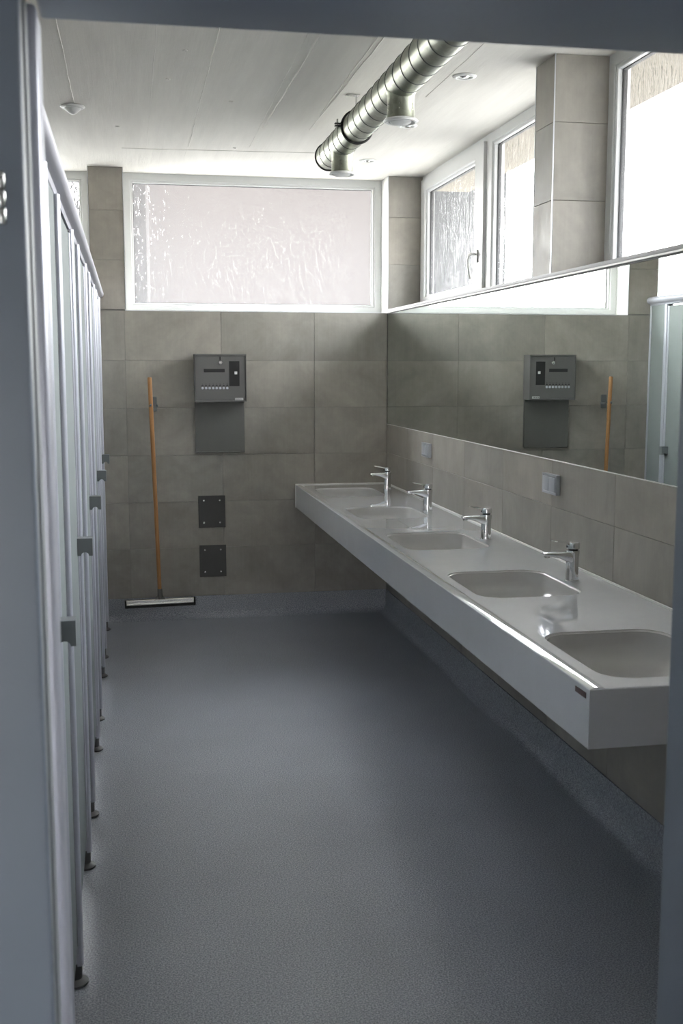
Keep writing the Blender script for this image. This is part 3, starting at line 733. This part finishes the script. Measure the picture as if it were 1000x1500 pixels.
# ---------------------------------------------------------------- ventilation duct
DXc, DZc, R = 1.046, 2.697, .067
du = empty('ventilation_duct', (DXc, 3.6, DZc))
tag(du, 'round spiral-seam galvanised ventilation duct hanging under the ceiling', 'duct')
Y0, Y1 = YF + .002, 5.86
bm = bmesh.new()
n = 48; rings = []
for y, r in [(Y0, R), (Y1 - .012, R), (Y1 - .008, R + .004), (Y1, R + .004), (Y1, R - .002), (Y1 - .004, R - .003)]:
    rings.append([bm.verts.new((r * math.cos(2 * PI * k / n), y - 3.6, r * math.sin(2 * PI * k / n))) for k in range(n)])
for A, B in zip(rings, rings[1:]):
    for k in range(n): bm.faces.new([A[k], A[(k + 1) % n], B[(k + 1) % n], B[k]])
bm.faces.new(rings[-1]); obj('pipe', bm, M['duct'], du)
bm = bmesh.new(); ring_pts = 40
def torus(bm, c, Rr, rr, n=40, m=8):
    P = [[bm.verts.new((c[0] + (Rr + rr * math.cos(b)) * math.cos(a), c[1] + rr * math.sin(b), c[2] + (Rr + rr * math.cos(b)) * math.sin(a))) for b in [2 * PI * j / m for j in range(m)]] for a in [2 * PI * i / n for i in range(n)]]
    for i in range(n):
        for j in range(m): bm.faces.new([P[i][j], P[(i + 1) % n][j], P[(i + 1) % n][(j + 1) % m], P[i][(j + 1) % m]])
torus(bm, (0, Y1 - .010 - 3.6, 0), R + .003, .003); obj('end_seal', bm, M['rubber'], du)
bm = bmesh.new(); pitch = .122; N_ = int((Y1 - .02 - Y0) / pitch * 36); prev = None
for i in range(N_ + 1):
    a = 2 * PI * i / 36; y = Y0 + pitch * i / 36 - 3.6; d = .0022
    cur = [bm.verts.new(((R + q) * math.cos(a), y + e_, (R + q) * math.sin(a))) for q, e_ in ((-.001, -d), (.0022, -d * .6), (.0022, d * .6), (-.001, d))]
    if prev:
        for k in range(3): bm.faces.new([prev[k], cur[k], cur[k + 1], prev[k + 1]])
    prev = cur
obj('spiral_seam', bm, mat('seam_shadow', (0.10, 0.105, 0.10), .5, .6), du)
# clamp
yc = 5.12 - 3.6
cl = bmesh.new(); torus(cl, (0, yc, 0), R + .004, .006, 48, 8)
box(cl, -R - .036, -R - .004, yc - .010, yc + .010, .0, .004); box(cl, -R - .036, -R - .004, yc - .010, yc + .010, .010, .014)
cm = obj('pipe_clamp', cl, M['rubber'], du)
bm = bmesh.new(); tube(bm, [(-R - .024, yc, -.012), (-R - .024, yc, .032)], .004, 10); obj('clamp_bolt', bm, M['steel'], cm)
bm = bmesh.new(); tube(bm, [(-.004, yc + .0, R + .008), (-.004, yc + .0, H - DZc - .0005)], .004, 10); box(bm, -.05, .01, yc - .015, yc + .015, H - DZc - .005, H - DZc - .0006)
obj('hanger_rod', bm, M['steel'], du)
# down-facing outlets with disc valves
for yo in (5.48, 4.29):
    y = yo - 3.6; zb = -.153
    bm = bmesh.new()
    for rr_, z0_, z1_ in ((.052, zb + .012, -.052),):
        lathe(bm, [(rr_ + .001, z0_), (rr_, z0_ + .004), (rr_, z1_), (rr_ + .004, z1_ + .008), (rr_ + .008, z1_ + .024)], (0, y, 0), 36)
    st_ = obj('outlet_stub', bm, M['duct'], du)
    bm = bmesh.new(); 
    for k in range(6):
        for zz in (zb + .045, zb + .062):
            a = k * PI / 3 + .2; lathe(bm, [(0, .0025), (.0025, .002), (.003, 0)], (0, 0, 0), 8)
            vs = list(bm.verts)[-17:]
            bmesh.ops.rotate(bm, verts=vs, cent=(0, 0, 0), matrix=Matrix.Rotation(PI / 2, 3, 'Y')); bmesh.ops.rotate(bm, verts=vs, cent=(0, 0, 0), matrix=Matrix.Rotation(a, 3, 'Z'))
            bmesh.ops.translate(bm, verts=vs, vec=(.052 * math.cos(a), y + .052 * math.sin(a), zz))
    rv = obj('rivets', bm, M['steel'], st_); rv['kind'] = 'stuff'; rv.name = 'rivet'
    bm = bmesh.new(); lathe(bm, [(.050, zb + .014), (.062, zb + .013), (.066, zb + .008), (.064, zb + .002), (.056, zb), (.050, zb + .004), (.048, zb + .014)], (0, y, 0), 40)
    vr = obj('valve_ring', bm, M['white'], du)
    bm = bmesh.new(); lathe(bm, [(0, zb - .006), (.030, zb - .004), (.040, zb + .002), (.041, zb + .006), (.034, zb + .012), (0, zb + .02)], (0, y, 0), 36)
    obj('valve_disc', bm, M['white'], vr)

# ---------------------------------------------------------------- ceiling fittings
def downlight(x, y, lb):
    r = empty('recessed_downlight', (x, y, H))
    bm = bmesh.new(); lathe(bm, [(.034, -.0005), (.050, -.0005), (.051, -.003), (.046, -.007), (.036, -.008), (.032, -.004), (.034, -.0005)], (0, 0, 0), 36); obj('trim_ring', bm, M['white'], r)
    bm = bmesh.new(); lathe(bm, [(.0335, -.0006), (.0335, -.003), (.020, -.0025), (.012, -.010), (0, -.011)], (0, 0, 0), 28); obj('lamp', bm, M['steel'], r)
    tag(r, lb, 'downlight', 'recessed downlights right of the duct')
downlight(1.424, 4.715, 'round white recessed downlight nearest to the door, beside the duct')
downlight(1.425, 5.70, 'round white recessed downlight behind the nearer duct outlet')
downlight(1.429, 6.68, 'round white recessed downlight nearest to the far window')
dt = empty('ceiling_sensor', (-.222, 5.58, H))
bm = bmesh.new(); lathe(bm, [(0, -.0005), (.055, -.0005), (.058, -.005), (.050, -.012), (.040, -.013)], (0, 0, 0), 36); obj('base', bm, M['white'], dt)
bm = bmesh.new(); lathe(bm, [(.040, -.012), (.034, -.020), (.018, -.034), (.008, -.039), (0, -.040)], (0, 0, 0), 30); obj('cone', bm, M['white'], dt)
tag(dt, 'small white conical sensor on the ceiling above the cubicles', 'sensor')

# ---------------------------------------------------------------- door frame the camera looks through
d1 = struct(empty('door_1', (0, 1.26, 0)))
def dl(o): o.location = Vector(o.location) - Vector((0, 1.26, 0)); return o
XJ, XR, ZL = -.100, .735, 2.024
bm = bmesh.new(); box(bm, -.42, XJ, 1.235, 1.262, 0, 2.3, .004, 3); dl(obj('left_casing', bm, M['door'], d1))
bm = bmesh.new(); box(bm, XJ - .006, XJ + .0005, 1.250, 1.268, 0, ZL + .01, .002, 2); dl(obj('casing_lip', bm, M['doorlip'], d1))
bm = bmesh.new(); box(bm, XJ - .012, XJ - .0025, 1.266, 1.30, 0, 2.02, 0); dl(obj('door_seal', bm, M['rubber'], d1))
bm = bmesh.new(); box(bm, -.112, XJ + .001, 1.298, 1.335, 0, 2.02, .002, 2); dl(obj('rebate', bm, M['doorlip'], d1))
bm = bmesh.new(); box(bm, -.112, -.0895, 1.335, YF + .012, 0, 2.02, .006, 4); dl(obj('left_stop', bm, M['powder'], d1))
bm = bmesh.new(); box(bm, XR, .775, 1.20, YF + .012, 0, 2.3, .006, 4); box(bm, .775, 1.25, 1.20, 1.262, 0, 2.3); dl(obj('right_casing', bm, M['door'], d1))
bm = bmesh.new(); box(bm, -.0895, XR, 1.20, YF + .010, ZL, 2.3, .004, 3); dl(obj('lintel', bm, M['door'], d1))
hg = bmesh.new()
for k in range(3):
    z = 1.767 + k * .0178; lathe(hg, [(0, z), (.0055, z), (.006, z + .001), (.006, z + .0158), (.0055, z + .0168), (0, z + .0168)], (-.1245, 1.229, 0), 16)
dl(obj('hinge', hg, M['steel'], d1))
